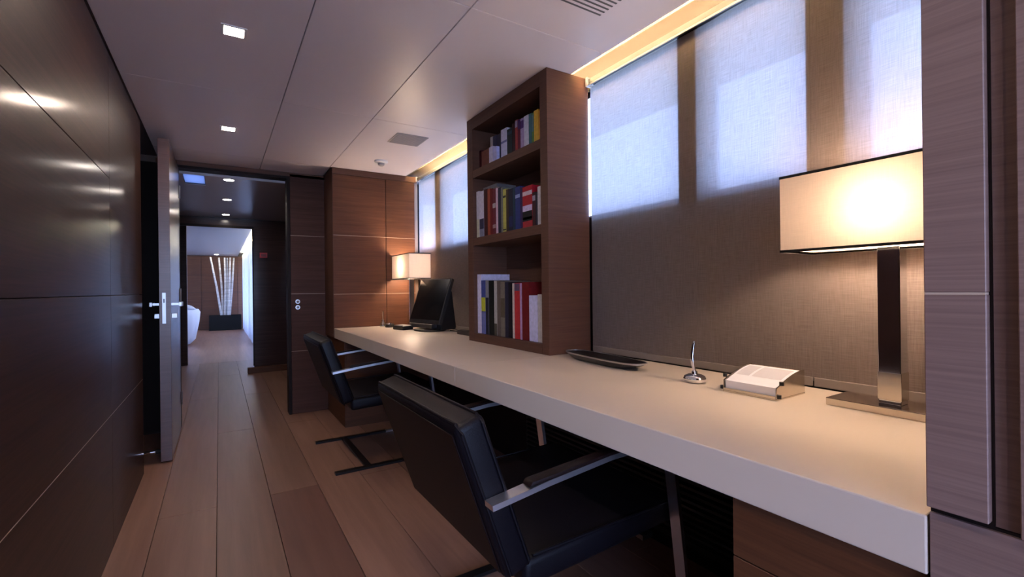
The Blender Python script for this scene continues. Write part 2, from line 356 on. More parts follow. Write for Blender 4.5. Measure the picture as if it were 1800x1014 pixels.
# ---- the lobby behind the camera
struct(boxes('wall_lobby', [(-2.7, -2.6, -3.3, -0.3, 0, 2.3), (-2.6, -0.62, -0.40, -0.30, 0, 2.3), (1.60, 1.665, -3.3, -0.9, 0, 2.3),
    (-2.6, -2.4, -3.3, -3.2, 0, 2.3), (1.2, 1.60, -3.3, -3.2, 0, 2.3), (-2.4, 1.2, -3.3, -3.2, 0, 0.3), (-2.4, 1.2, -3.3, -3.2, 2.05, 2.3)], pmat('lobby_cream', (.74, .64, .56), .6)))
struct(box('ceiling_lobby', -2.7, 1.78, -3.3, -0.402, H + .01, 2.3, 'ceiling'))
lw = struct(boxes('window_6', [(-2.4, -2.37, -3.27, -3.23, .3, 2.05), (1.17, 1.2, -3.27, -3.23, .3, 2.05), (-2.37, 1.17, -3.27, -3.23, .3, .33), (-2.37, 1.17, -3.27, -3.23, 2.02, 2.05), (-.62, -.58, -3.27, -3.23, .33, 2.02)], 'alu'))
box('pane', -2.37, -.62, -3.253, -3.247, .33, 2.02, 'glass', lw); box('pane', -.58, 1.17, -3.253, -3.247, .33, 2.02, 'glass', lw)

# ---- corridor beyond the door
struct(boxes('wall_corridor', [(-0.62, -0.45, 4.56, 7.05, 0, H + .012), (0.78, 0.90, 4.56, 7.05, 0, H + .012)], 'wall_wood'))
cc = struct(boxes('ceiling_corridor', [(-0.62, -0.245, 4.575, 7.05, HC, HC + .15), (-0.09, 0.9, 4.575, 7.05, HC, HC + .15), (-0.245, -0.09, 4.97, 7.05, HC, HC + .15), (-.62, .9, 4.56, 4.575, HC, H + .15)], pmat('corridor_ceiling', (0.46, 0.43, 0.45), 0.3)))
sk = struct(boxes('window_7', [(-0.245, -0.240, 4.575, 4.97, HC + .004, HC + .03), (-.095, -.09, 4.575, 4.97, HC + .004, HC + .03), (-.24, -.095, 4.575, 4.58, HC + .004, HC + .03), (-.24, -.095, 4.965, 4.97, HC + .004, HC + .03)], 'dark_trim'))  # added opening with frosted pane, imitates a bluish light patch on the ceiling
sheet('pane', [((-.24, 4.58, HC + .01), (-.095, 4.58, HC + .01), (-.095, 4.965, HC + .01), (-.24, 4.965, HC + .01))], 'patch_pane', sk)
struct(boxes('wall_corridor_end', [(-0.72, -0.43, 7.05, 7.15, 0, H + .15), (0.39, 1.0, 7.05, 7.15, 0, H + .15), (-0.43, 0.39, 7.05, 7.15, 1.905, H + .15)], 'wall_wood'))
struct(boxes('trim_3', [(-.43, .39, 7.03, 7.05, 1.895, 1.925), (.375, .39, 7.03, 7.05, .09, 1.895)], 'dark_trim'))
pl = struct(box('baseboard_corridor', 0.306, 0.78, 6.98, 7.05, 0.0, 0.075, 'cab_wood', bevel=.004))
struct(boxes('wall_passage', [(-0.72, -0.62, 7.15, 8.30, 0, H + .15), (0.56, 0.66, 7.15, 8.40, 0, H + .15)], 'wall_wood'))

# ---- saloon at the far end
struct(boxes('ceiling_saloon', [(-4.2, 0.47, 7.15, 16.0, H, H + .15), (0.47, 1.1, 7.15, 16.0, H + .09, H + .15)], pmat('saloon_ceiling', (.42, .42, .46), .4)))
struct(boxes('wall_saloon_left', [(-4.2, -4.1, 8.4, 16.0, 0, .6), (-4.2, -4.1, 8.4, 16.0, 2.0, H + .1), (-4.2, -4.1, 8.4, 10.0, .6, 2.0), (-4.2, -4.1, 14.0, 16.0, .6, 2.0), (-4.2, -0.397, 8.30, 8.40, 0, H)], 'wall_wood'))
struct(boxes('wall_saloon_right', [(0.95, 1.05, 8.4, 16.0, 0, .25), (0.95, 1.05, 8.4, 16.0, 2.02, H + .1), (.95, 1.05, 8.4, 8.7, .25, 2.02), (.95, 1.05, 11.8, 12.0, .25, 2.02), (.95, 1.05, 15.5, 16., .25, 2.02), (.66, .95, 8.30, 8.40, 0, H + .1)], 'white'))
ws = struct(box('wall_saloon_back', -4.2, 1.05, 15.8, 15.95, 0, H + .1, 'groove_dark'))
for x0, x1 in ((-4.1, -1.3), (-1.3, -.42), (-.42, .46), (.46, .95)):
    for z0, z1 in ((0, .56), (.56, 1.06), (1.06, 1.553), (1.553, H)):
        box('wall_panel', x0 + .004, x1 - .004, 15.785, 15.80, z0 + .004, z1 - .004, 'shelf_wood', ws)
for i, (x, y0, y1, z0, z1) in enumerate(((1.0, 8.7, 11.8, .25, 2.02), (1.0, 12.0, 15.5, .25, 2.02), (-4.15, 10.0, 14.0, .6, 2.0))):
    fr = struct(boxes('window_%d' % (8 + i), [(x - .02, x + .02, y0, y0 + .04, z0, z1), (x - .02, x + .02, y1 - .04, y1, z0, z1), (x - .02, x + .02, y0 + .04, y1 - .04, z0, z0 + .04), (x - .02, x + .02, y0 + .04, y1 - .04, z1 - .04, z1)], 'alu'))
    box('pane', x - .003, x + .003, y0 + .04, y1 - .04, z0 + .04, z1 - .04, 'glass', fr)

# ================================================================== THINGS
# ---- LED strips in the coves
for nm, (x0, x1, y0, y1, z0), lb in (('led_strip', (1.36, 1.376, 0.25, 4.07, H + .0245), 'warm yellow LED strip glowing in the ceiling cove above the side windows'),
                                     ):
    if lb: tag(box(nm, x0, x1, y0, y1, z0, z0 + .008, 'led'), lb, 'light strip')
o = box('led_strip', 0.64, 0.655, 8.45, 15.45, H + .004, H + .012, 'led_far'); tag(o, 'pale LED strip in the cove above the far saloon curtains', 'light strip')

# ---- desk
dk = empty('desk', (0, 0, 0)); tag(dk, 'long cream lacquered built-in desk with a thick front edge under the windows', 'desk')
DT, DB = 0.755, 0.674
for y0, y1 in ((0.238, 1.735), (1.735, 2.93), (2.93, YC - .002)):
    box('worktop', XD, 1.545, y0 + .0007, y1 - .0007, DB, DT, 'desk', dk, bevel=.0025, seg=2)
def pedestal(y0, y1, label):
    p = empty('desk_pedestal', (0, y0, 0)); tag(p, label, 'cabinet'); y1 -= y0
    box('body', XD + .03, 1.54, .012, y1 - .012 if y1 > .5 else y1 - .001, 0.0, DB - .001, 'groove', p)
    box('front_panel', XD + .012, XD + .03, .0, y1, 0.561, DB - .004, 'cab_wood', p, bevel=.001, seg=1)
    box('front_panel', XD + .012, XD + .03, .0, y1, 0.0, 0.5585, 'cab_wood', p, bevel=.001, seg=1)
    return p
pn = pedestal(0.238, 0.53, 'brown wood pedestal under the near end of the desk')
box('side_panel', XD + .03, 1.54, .28, .292, 0, DB - .001, 'cab_wood', pn)
pf = pedestal(3.775, YD - .015, 'brown wood pedestal under the far end of the desk')
box('side_panel', XD + .03, 1.54, 0, .012, 0, DB - .001, 'cab_wood', pf)
# lower back wall under the desk
lb = struct(box('wall_under_desk', 1.552, 1.60, 0.24, YD - .015, 0, 0.745, 'dark_trim'))
# black louvred vent panel on that wall
lv = empty('louvre_panel', (1.535, 1.6, 0.0)); tag(lv, 'black louvred vent panel on the wall under the desk', 'vent')
box('frame', -.002, .016, -.95, .70, .06, .66, 'louvre', lv)
for k in range(22): prism('slat', [(-.016, .085 + k * .026), (-.002, .093 + k * .026), (-.002, .100 + k * .026), (-.016, .092 + k * .026)], 'y', -.93, .68, 'louvre', lv)

# ---- tall cabinet beside the door
tcab = empty('wall_cabinet', (0.81, YC, 0)); tag(tcab, 'tall brown wood cabinet at the far end of the desk', 'cabinet')
box('body', .003, 0.745, .016, YD - YC - .016, DT + .001, H - .002, 'groove', tcab)
for x0, x1 in ((0.0, 0.442), (0.446, 0.71)):
    for z0, z1 in ((DT + .002, 1.0375), (1.0405, 1.5325), (1.5355, 2.045)):
        box('door_panel', x0, x1, 0, .015, z0, z1, 'cab_wood', tcab, bevel=.001, seg=1)
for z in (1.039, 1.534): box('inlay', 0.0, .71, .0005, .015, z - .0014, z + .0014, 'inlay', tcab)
box('cornice', 0.0, 0.735, 0.0, .015, 2.048, H - .002, 'shelf_wood', tcab)
box('side_panel', -.003, .0025, .003, YD - YC - .016, 0.676, H - .002, 'shelf_wood', tcab)

# ---- bookcase
BX0, BX1, BY0, BY1 = 1.30, 1.553, 1.747, 2.572
bc = empty('bookcase', (BX0, BY0, DT)); tag(bc, 'tall dark brown open bookcase standing on the desk', 'bookcase')
W_, D_, HT = BY1 - BY0, BX1 - BX0, H - DT - .001
box('side_panel', 0, D_, 0, .058, 0, HT, 'shelf_wood', bc, bevel=.001, seg=1)
box('side_panel', 0, D_, W_ - .070, W_, 0, HT, 'shelf_wood', bc, bevel=.001, seg=1)
box('top_panel', 0, D_, .0585, W_ - .0705, 2.030 - DT, HT, 'shelf_wood', bc)
box('back_panel', D_ - .02, D_, .0585, W_ - .0705, .0505, 2.0295 - DT, 'shelf_wood', bc)
for z0, z1 in ((DT, 0.804), (1.329, 1.375), (1.735, 1.781)):
    box('shelf', .0005, D_ - .0205, .0585, W_ - .0705, z0 - DT, z1 - DT, 'shelf_wood', bc, bevel=.001, seg=1)

# ---- books
def bookmat(name, c, c2=None, band=None, rough=0.5):
    m, t, b = newmat(name); L = t.links.new
    b.inputs['Roughness'].default_value = rough; b.inputs['Specular IOR Level'].default_value = 0.2
    tcn = t.nodes.new('ShaderNodeTexCoord'); n = t.nodes.new('ShaderNodeTexNoise'); n.inputs['Scale'].default_value = 55; n.inputs['Detail'].default_value = 2
    rp = t.nodes.new('ShaderNodeValToRGB'); rp.color_ramp.elements[0].position = .35; rp.color_ramp.elements[1].position = .65
    c2 = c2 or tuple(x * .82 for x in c)
    rp.color_ramp.elements[0].color = (*c2, 1); rp.color_ramp.elements[1].color = (*c, 1)
    L(tcn.outputs['Object'], n.inputs['Vector']); L(n.outputs['Fac'], rp.inputs[0]); L(rp.outputs[0], b.inputs['Base Color'])
    return m
def book(y0, y1, z0, z1, depth, col, label, group, bands=(), col2=None, x=1.322):
    y0 += .0006; y1 -= .0006; h = z1 - z0; t = y1 - y0
    cov = min(.0022, t * .16)
    m = bookmat('book_cover', col, col2)
    bm = bmesh.new()
    bm_box(bm, 0, cov * 1.3, -t / 2, t / 2, 0, h); bm_box(bm, cov * 1.3, depth, -t / 2, -t / 2 + cov, 0, h); bm_box(bm, cov * 1.3, depth, t / 2 - cov, t / 2, 0, h)
    o = fin(bm, 'book', m); o.location = (x, (y0 + y1) / 2, z0); tag(o, label, 'book', group)
    box('page_block', cov * 1.3 + .0003, depth - .004, -t / 2 + cov + .0003, t / 2 - cov - .0003, .0025, h - .003, 'paper_side', o)
    for (a, b_, bc_) in bands:
        box('spine_label', -.0006, 0.0, -t / 2 + .0008, t / 2 - .0008, h * a, h * b_, bookmat('spine_print', bc_), o)
    return o
GT, GM, GB = 'books on the top shelf', 'books on the middle shelf', 'books on the bottom shelf'
LAV = (.62, .58, .74); NAVY = (.012, .014, .05); WHT = (.72, .69, .78)
top = [  # y0, y1, top z, colour, label, bands
 (2.470, 2.498, 1.905, (.06, .008, .012), 'dark maroon book at the far end of the top shelf', ()),
 (2.362, 2.469, 1.893, (.20, .065, .045), 'wide low brick-brown box-like book on the top shelf', ()),
 (2.332, 2.361, 1.949, (.42, .33, .30), 'thin beige book beside the brick-brown one on the top shelf', ((.0, .45, (.18, .18, .5)),)),
 (2.284, 2.331, 1.945, (.015, .016, .06), 'navy book standing behind a short white booklet on the top shelf', ()),
 (2.241, 2.283, 1.942, (.018, .016, .045), 'blackish navy book standing behind a short lavender booklet on the top shelf', ()),
 (2.176, 2.240, 1.955, (.62, .60, .76), 'thick white-lavender book in the middle of the top shelf', ((.55, .62, (.2, .2, .4)),)),
 (2.123, 2.175, 1.939, (.012, .025, .032), 'thick blackish teal book on the top shelf', ((.8, .9, (.03, .06, .10)),)),
 (2.094, 2.122, 1.954, (.03, .006, .008), 'black-red book on the top shelf beside the bright red one', ()),
 (2.068, 2.093, 1.965, (.36, .05, .05), 'thin red book with a pale spine head on the top shelf', ((.78, .97, (.4, .3, .4)),)),
 (2.042, 2.067, 1.960, (.13, .012, .04), 'maroon book on the top shelf with purple spine head', ((.72, .98, (.07, .02, .12)),)),
 (2.009, 2.041, 1.956, (.40, .30, .50), 'mauve book with a dark purple spine head on the top shelf', ((.70, .93, (.08, .03, .16)),)),
 (1.965, 2.008, 1.958, (.64, .62, .70), 'pale grey-white book on the top shelf beside the teal one', ()),
 (1.938, 1.964, 1.956, (.05, .16, .18), 'teal book on the top shelf', ()),
 (1.919, 1.937, 1.952, (.10, .22, .06), 'thin green book between the teal and yellow ones on the top shelf', ((.45, .95, (.10, .2, .22)),)),
 (1.878, 1.918, 1.957, (.80, .50, .07), 'thick mustard yellow book on the top shelf', ()),
 (1.859, 1.877, 1.949, (.80, .40, .06), 'thin orange-yellow book on the top shelf', ()),
 (1.808, 1.858, 1.935, (.62, .40, .42), 'pale pink book at the near end of the top shelf', ()),
]
for y0, y1, z, c, lb_, bands in top: book(y0, y1, 1.782, z, .16, c, lb_, GT, bands, x=1.345)
book(2.288, 2.329, 1.782, 1.878, .02, (.66, .60, .74), 'short white booklet in front of the navy books on the top shelf', GT, x=1.318)
book(2.244, 2.284, 1.782, 1.866, .02, (.46, .46, .74), 'short lavender booklet in front of the navy books on the top shelf', GT, x=1.318)
mid = [
 (2.462, 2.498, 1.655, (.66, .62, .70), 'white book with a cream foot at the far end of the middle shelf', ((.0, .40, (.62, .58, .42)),)),
 (2.406, 2.461, 1.648, (.66, .61, .72), 'white book with dark lower spine on the middle shelf', ((.0, .18, (.25, .25, .33)), (.18, .40, (.03, .025, .06)))),
 (2.362, 2.405, 1.650, (.05, .008, .010), 'blackish maroon book on the middle shelf', ()),
 (2.331, 2.361, 1.646, (.36, .07, .035), 'orange-red book on the middle shelf', ()),
 (2.304, 2.330, 1.641, (.16, .008, .010), 'dark red book on the middle shelf', ()),
 (2.266, 2.303, 1.636, (.15, .018, .035), 'maroon book with a pale emblem on its spine on the middle shelf', ((.58, .68, (.5, .4, .4)), (.14, .22, (.4, .25, .25)))),
 (2.242, 2.265, 1.634, (.70, .48, .56), 'thin pink-white book on the middle shelf', ()),
 (2.210, 2.241, 1.630, (.03, .03, .06), 'slate navy book on the middle shelf beside the pink-white one', ()),
 (2.189, 2.209, 1.626, (.20, .20, .16), 'thin olive grey book on the middle shelf', ()),
 (2.156, 2.188, 1.612, (.50, .46, .10), 'yellow book with a dark spine band on the middle shelf', ((.80, .85, (.05, .05, .03)), (.05, .08, (.05, .05, .03)))),
 (2.130, 2.155, 1.605, (.05, .03, .02), 'dark brown book beside the yellow one on the middle shelf', ()),
 (2.089, 2.129, 1.602, (.010, .012, .035), 'blackish navy book on the middle shelf', ((.1, .35, (.015, .02, .09)),)),
 (2.064, 2.088, 1.603, (.012, .04, .07), 'dark petrol blue book on the middle shelf', ()),
 (2.017, 2.063, 1.600, (.025, .04, .17), 'blue book with a light blue patch on the middle shelf', ((.74, .82, (.25, .32, .6)),)),
 (1.995, 2.016, 1.592, (.04, .015, .07), 'thin dark purple book on the middle shelf', ()),
 (1.907, 1.994, 1.586, (.42, .012, .025), 'wide red book with white and black bands on the middle shelf', ((.0, .16, (.42, .03, .04)), (.16, .40, (.008, .008, .012)), (.20, .26, (.5, .5, .5)), (.40, .54, (.62, .50, .72)), (.78, .88, (.62, .5, .55)))),
 (1.879, 1.906, 1.545, (.045, .01, .015), 'low blackish maroon book on the middle shelf', ((.75, .9, (.35, .3, .4)),)),
 (1.862, 1.878, 1.542, (.02, .016, .03), 'thin black book next to the white one on the middle shelf', ()),
 (1.808, 1.861, 1.565, (.60, .58, .62), 'white book at the near end of the middle shelf', ()),
]
for y0, y1, z, c, lb_, bands in mid: book(y0, y1, 1.376, z, .17, c, lb_, GM, bands)
fb = book(-.080, .080, 0, .020, .13, (.16, .15, .16), 'grey book lying flat on top of the middle shelf row', GM); fb.location = (1.345, 2.372, 1.6515)
# rests on the maroon and white books
bot = [
 (2.450, 2.498, 1.157, .20, (.70, .66, .88), 'tall lavender-white binder at the far end of the bottom shelf', ()),
 (2.398, 2.449, 1.120, .20, (.06, .08, .30), 'blue book with a yellow-green label on the bottom shelf', ((.42, .68, (.50, .52, .04)), (.0, .4, (.16, .18, .42)))),
 (2.360, 2.397, 1.119, .19, (.26, .26, .30), 'grey book with dark foot on the bottom shelf', ((.0, .68, (.02, .02, .035)),)),
 (2.298, 2.359, 1.117, .20, (.008, .010, .010), 'thick black book on the bottom shelf beside the grey one', ()),
 (2.265, 2.297, 1.115, .20, (.46, .44, .42), 'pale grey magazine on the bottom shelf', ((.0, .22, (.08, .07, .05)),)),
 (2.226, 2.264, 1.114, .20, (.13, .10, .085), 'brown-grey magazine on the bottom shelf', ()),
 (2.180, 2.225, 1.108, .20, (.20, .165, .13), 'mottled tan book on the bottom shelf', ((.35, .7, (.10, .08, .05)),)),
 (2.143, 2.179, 1.105, .20, (.018, .018, .04), 'slim navy book on the bottom shelf', ()),
 (2.104, 2.142, 1.104, .20, (.010, .008, .012), 'slim black book beside the cream one on the bottom shelf', ()),
 (2.083, 2.103, 1.098, .20, (.62, .50, .44), 'thin cream book on the bottom shelf beside the bright red one', ()),
 (2.030, 2.082, 1.099, .20, (.48, .03, .035), 'bright red book on the bottom shelf', ((.86, .99, (.12, .08, .14)),)),
 (2.011, 2.029, 1.097, .20, (.48, .30, .50), 'thin mauve book between two red ones on the bottom shelf', ()),
 (1.946, 2.010, 1.102, .20, (.16, .010, .012), 'thick dark red book on the bottom shelf', ()),
 (1.872, 1.945, 1.034, .20, (.60, .58, .80), 'low thick white-lavender book on the bottom shelf', ()),
 (1.808, 1.871, 1.040, .20, (.50, .46, .44), 'low cream book at the near end of the bottom shelf', ()),
]
for y0, y1, z, d_, c, lb_, bands in bot: book(y0, y1, .805, z, d_, c, lb_, GB, bands)

# ---- roller blinds
def blind(name, y0, y1, label):
    b = empty(name, (XB, y0, DT)); tag(b, label, 'blind'); n = 48; bm = bmesh.new(); L = y1 - y0
    rows_ = [bm.verts.new((0.0015 * math.sin(k * .9), L * k / n, .018)) for k in range(n + 1)]; t_ = [bm.verts.new((0, L * k / n, 2.055 - DT)) for k in range(n + 1)]
    for k in range(n): bm.faces.new((rows_[k], rows_[k + 1], t_[k + 1], t_[k]))
    fin(bm, 'fabric', 'blind', b, True)
    box('hem_bar', -.004, .004, .002, L - .002, .002, .030, 'hem', b, bevel=.002)
    tube('roller', [(0.014, .01, 2.078 - DT), (0.014, L - .01, 2.078 - DT)], .014, 'dgrey', b, n=12)
    box('head_rail', -.022, -.004, 0.0, L, 2.060 - DT, 2.086 - DT, 'dgrey', b, bevel=.002)
    box('rail_lip', -.026, -.020, 0.0, L, 2.052 - DT, 2.060 - DT, 'alu', b)
    for yy in (0.0, L - .013): box('end_cap', -.030, .028, yy + .0002, yy + .0128, 2.050 - DT, 2.094 - DT, 'white', b)
blind('roller_blind', 0.242, 0.728, 'taupe linen roller blind behind the large near lamp')
blind('roller_blind', 0.7285, 1.733, 'wide taupe linen roller blind between the near lamp and the bookcase')
blind('roller_blind', 2.584, 4.058, 'taupe linen roller blind behind the monitor and far lamp')

# ---- table lamps
def lamp(loc, label):
    o = empty('table_lamp', loc); tag(o, label, 'lamp', 'matching table lamps')
    box('base', -.062, .062, -.125, .125, 0, .020, 'nickel', o, bevel=.002)
    c = box('column', -.022, .022, -.023, .023, .0202, .408, 'chrome', o, bevel=.0015)
    box('collar', -.0235, .0235, -.0245, .0245, .030, .098, 'nickel', c, bevel=.001)
    X, Y, z0, z1, t = .092, .221, .406, .614, .0016
    cn = [(-X, -Y), (X, -Y), (X, Y), (-X, Y)]
    sh = sheet('shade', [((*cn[i], z0), (*cn[(i + 1) % 4], z0), (*cn[(i + 1) % 4], z1), (*cn[i], z1)) for i in range(4)], 'shade', o)
    for za, zb in ((z0 - .001, z0 + .006), (z1 - .006, z1 + .001)):
        e_ = .0015
        boxes('trim', [(-X - e_, -X, -Y - e_, Y + e_, za, zb), (X, X + e_, -Y - e_, Y + e_, za, zb), (-X, X, -Y - e_, -Y, za, zb), (-X, X, Y, Y + e_, za, zb)], 'black', sh)
    st = tube('socket', [(0, 0, .4205), (0, 0, .462)], .014, 'nickel', o, n=14)
    lathe('bulb', [(0, 0), (.012, .002), (.014, .012), (.028, .034), (.031, .052), (.024, .072), (.012, .081), (0, .083)], 'bulb', o, n=20, loc=(0, 0, .4625))
    return o
lamp((1.412, 0.478, DT), 'large rectangular table lamp at the near end of the desk by the partition')
lamp((1.394, 3.850, DT), 'lit rectangular table lamp in the far corner of the desk behind the monitor')
tag(tube('lamp_cord', [(1.478, .44, DT + .004), (1.50, .41, DT + .018), (1.51, .37, DT + .020), (1.50, .33, DT + .008), (1.52, .27, DT + .004)], .0035, 'rubber', n=8), 'black cord curling beside the near lamp base', 'cord')

# ---- chairs
def make_chair():
    o = empty('desk_chair', (0, 0, 0)); B = .013; Wd = .304
    rear = lambda z: -.372 + (0.765 - z) * (.132 / .38)
    ang = math.atan(.132 / .38); c, s = math.cos(ang), math.sin(ang)
    # backrest slab: leaning box, rounded
    bm = bmesh.new(); vs = bm_box(bm, 0, .078, -Wd, Wd, 0, .405)
    bmesh.ops.subdivide_edges(bm, edges=bm.edges[:], cuts=1, use_grid_fill=True)
    bmesh.ops.bevel(bm, geom=[e for e in bm.edges if e.calc_face_angle(0) > .5], offset=.020, segments=4, profile=.5, affect='EDGES')
    T = Matrix.Translation((-.372 + .132, 0, .385)) @ Matrix.Rotation(-ang, 4, 'Y')
    bmesh.ops.transform(bm, matrix=T, verts=bm.verts)
    back = fin(bm, 'backrest', 'leather', o, True)
    for xx, mt in ((.012, 'leather'), (.066, 'leather')):
        e_ = .0035; q = []
        for (yy, zz) in ((-Wd + .012, -.0), (-Wd - e_ + .002, .02), (-Wd - e_ + .002, .385), (-Wd + .016, .404), (Wd - .016, .404), (Wd + e_ - .002, .385), (Wd + e_ - .002, .02), (Wd - .012, 0)):
            q.append(T @ Vector((xx, yy, zz)))
        tube('piping', q, .0042, mt, back, n=8, cyc=True)
    pnl = box('back_panel', -.0035, .0, -Wd + .022, Wd - .022, .022, .383, 'leather_brown', back, bevel=.001, seg=1)
    pnl.data.transform(T)
    # seat
    bm = bmesh.new(); bm_box(bm, -.19, .357, -Wd + .006, Wd - .006, .372, .446)
    for v in bm.verts: v.co.z -= max(0, .10 - (v.co.x + .19)) * .25
    bmesh.ops.bevel(bm, geom=list(bm.edges), offset=.018, segments=4, profile=.5, affect='EDGES')
    seat = fin(bm, 'seat', 'leather', o, True)
    q = [(-.17, -Wd + .004, .43), (.34, -Wd + .004, .436), (.36, -Wd + .022, .436), (.36, Wd - .022, .436), (.34, Wd - .004, .436), (-.17, Wd - .004, .43)]
    tube('piping', q, .004, 'leather', seat, n=8)
    for sgn in (-1, 1):
        ya = Wd + .004; yb = ya + .036
        y0, y1 = (ya, yb) if sgn > 0 else (-yb, -ya)
        ribbon('floor_runner', [(-.292, B / 2 + .001), (.20, B / 2 + .001)], B, y0, y1, 'runner', o)
        path = [(.2005, B / 2 + .001), (.30, B / 2 + .001)]
        path += [(x, z) for x, z in arc(.30, .0575, .05, -90, 5, 6)][1:]
        path += [(.345, .20), (.322, .38), (.302, .52)]
        path += [(.297, .555), (.285, .590), (.262, .615), (.23, .630), (.19, .635), (.05, .632), (-.15, .612), (-.302, .592)]
        fr = ribbon('side_frame', path, B, y0, y1, 'satin', o)
        # leather arm pad
        pts = [(-.205, .6135), (.16, .6425), (.155, .655), (-.195, .626)]
        prism('arm_pad', pts, 'y', y0 + .001, y1 - .001, 'leather_brown', o, bevel=.004, seg=2, smooth=True)
        box('mount_bolt', -.292, -.270, min(sgn * (Wd - .001), sgn * (ya + .001)), max(sgn * (Wd - .001), sgn * (ya + .001)), .580, .600, 'chrome', fr)
    box('stretcher', -.118, -.078, -Wd - .004, Wd + .004, .001, .0125, 'runner', o, bevel=.001, seg=1)
    box('seat_rail', .20, .24, -Wd - .004, Wd + .004, .3585, .3718, 'dark_steel', o)
    return o
ch = make_chair(); ch.location = (0.80, 1.225, 0)
tag(ch, 'near black leather desk chair with chrome arms, seen from behind', 'chair', 'cantilever desk chairs')
c2 = copy_tree(ch); c2.location = (0.852, 3.170, 0)
tag(c2, 'far black leather desk chair beside the door end of the desk', 'chair', 'cantilever desk chairs')

# ---- monitor on its stand
mo = empty('monitor', (1.3215, 3.39, DT))
# local: +y runs along the screen width, -x is the viewing side
mo.rotation_euler = (0, 0, math.atan(.083 / .40))
tag(mo, 'black flat monitor tilted back on the far part of the desk', 'monitor')
Tm = Matrix.Translation((0, 0, .058)) @ Matrix.Rotation(math.radians(19.5), 4, 'Y')
def mpart(name, a, mat, par, bev=.002):
    q = box(name, *a, mat, par, bevel=bev); q.data.transform(Tm); return q
cs = mpart('casing', (0, .03, -.206, .206, 0, .362), 'dgrey', mo, .004)
mpart('screen', (-.0025, 0, -.196, .196, .028, .352), 'screen', cs, .0005)
prism('stand', [(.03, .012), (.165, .012), (.17, .03), (.135, .30), (.11, .30), (.035, .07)], 'y', -.19, -.06, 'black', mo, bevel=.003)
lathe('base', [(0, 0), (.14, 0), (.15, .006), (.145, .013), (.02, .016), (0, .016)], 'black', mo, n=36, loc=(.04, -.03, 0), sx=.75, sy=1.0)
box('control_bar', -.018, .030, -.14, .14, .022, .054, 'dgrey', mo, bevel=.004)
kb = empty('desk_telephone', (1.235, 3.60, DT), .25); tag(kb, 'small dark box with a pale top in front of the monitor', 'telephone')
box('body', -.05, .05, -.07, .07, 0, .032, 'black', kb, bevel=.006); box('top_plate', -.035, .035, -.055, .055, .0325, .036, 'grille', kb, bevel=.001)
tag(tube('computer_cable', [(1.47, 3.22, DT + .005), (1.49, 3.10, DT + .006), (1.47, 2.96, DT + .005), (1.49, 2.82, DT + .006), (1.46, 2.70, DT + .005), (1.49, 2.60, DT + .005)], .0045, 'rubber', n=8), 'black cable trailing along the desk from the monitor to the bookcase', 'cable')
tag(box('power_strip', 1.41, 1.46, 2.66, 2.98, DT + .0005, DT + .030, 'dgrey', bevel=.004), 'dark power strip lying on the desk beside the bookcase', 'power strip')

# ---- small things in the far corner
bt = empty('scent_bottle', (1.185, 3.97, DT)); tag(bt, 'small clear glass bottle with two thin stems near the far lamp', 'bottle')
lathe('glass', [(0, 0), (.024, 0), (.026, .006), (.024, .028), (.012, .042), (.010, .060), (.012, .064), (.009, .064), (.0, .062)], 'bottle_glass', bt, n=20)
for dx in (-.012, .014): tube('stem', [(0, dx * .2, .05), (dx * .6, dx, .135)], .003, 'nickel', bt, n=6)
ab = empty('ashtray', (1.215, 3.885, DT)); tag(ab, 'small round black dish beside the glass bottle', 'dish')
lathe('bowl', [(0, 0), (.034, 0), (.038, .006), (.036, .028), (.031, .030), (.029, .012), (0, .009)], 'black', ab, n=28)
lathe('rim', [(.031, .030), (.0385, .028), (.0385, .033), (.032, .034), (.031, .030)], 'chrome', ab, n=28)

# ---- oval tray
tr = empty('oval_tray', (1.345, 1.440, DT), math.radians(-5)); tag(tr, 'long oval dark metal tray on the desk beside the bookcase', 'tray')
lathe('dish', [(0, 0.004), (.50, .004), (.78, .006), (.97, .022), (1.0, .026), (1.0, .029), (.96, .027), (.74, .0105), (.5, .008), (0, .008)], 'dark_steel', tr, n=56, sx=.060, sy=.235, power=3.0)
lathe('foot', [(0, 0), (.55, 0), (.6, .0038), (0, .0038)], 'dark_steel', tr, n=40, sx=.052, sy=.22, power=3.0)
lathe('rim', [(.985, .0262), (1.012, .0255), (1.015, .031), (.985, .0315), (.985, .0262)], 'alu', tr, n=56, sx=.060, sy=.235, power=3.0)

# ---- pen in a weighted holder
ph = empty('pen_holder', (1.322, 0.982, DT)); tag(ph, 'polished silver pen standing in a round weighted holder', 'pen holder')
lathe('base', [(0, 0), (.026, 0), (.033, .005), (.0355, .013), (.032, .021), (.022, .026), (.010, .028), (.009, .036), (.006, .038), (0, .038)], 'chrome', ph, n=40)
tube('pen', [(0, 0, .036), (-.002, .004, .06), (-.002, .006, .085), (.001, .005, .11), (.004, .003, .128), (.005, .002, .134)], .004, 'chrome', ph, n=14, rad=[.0045, .0062, .0066, .006, .0056, .0035])

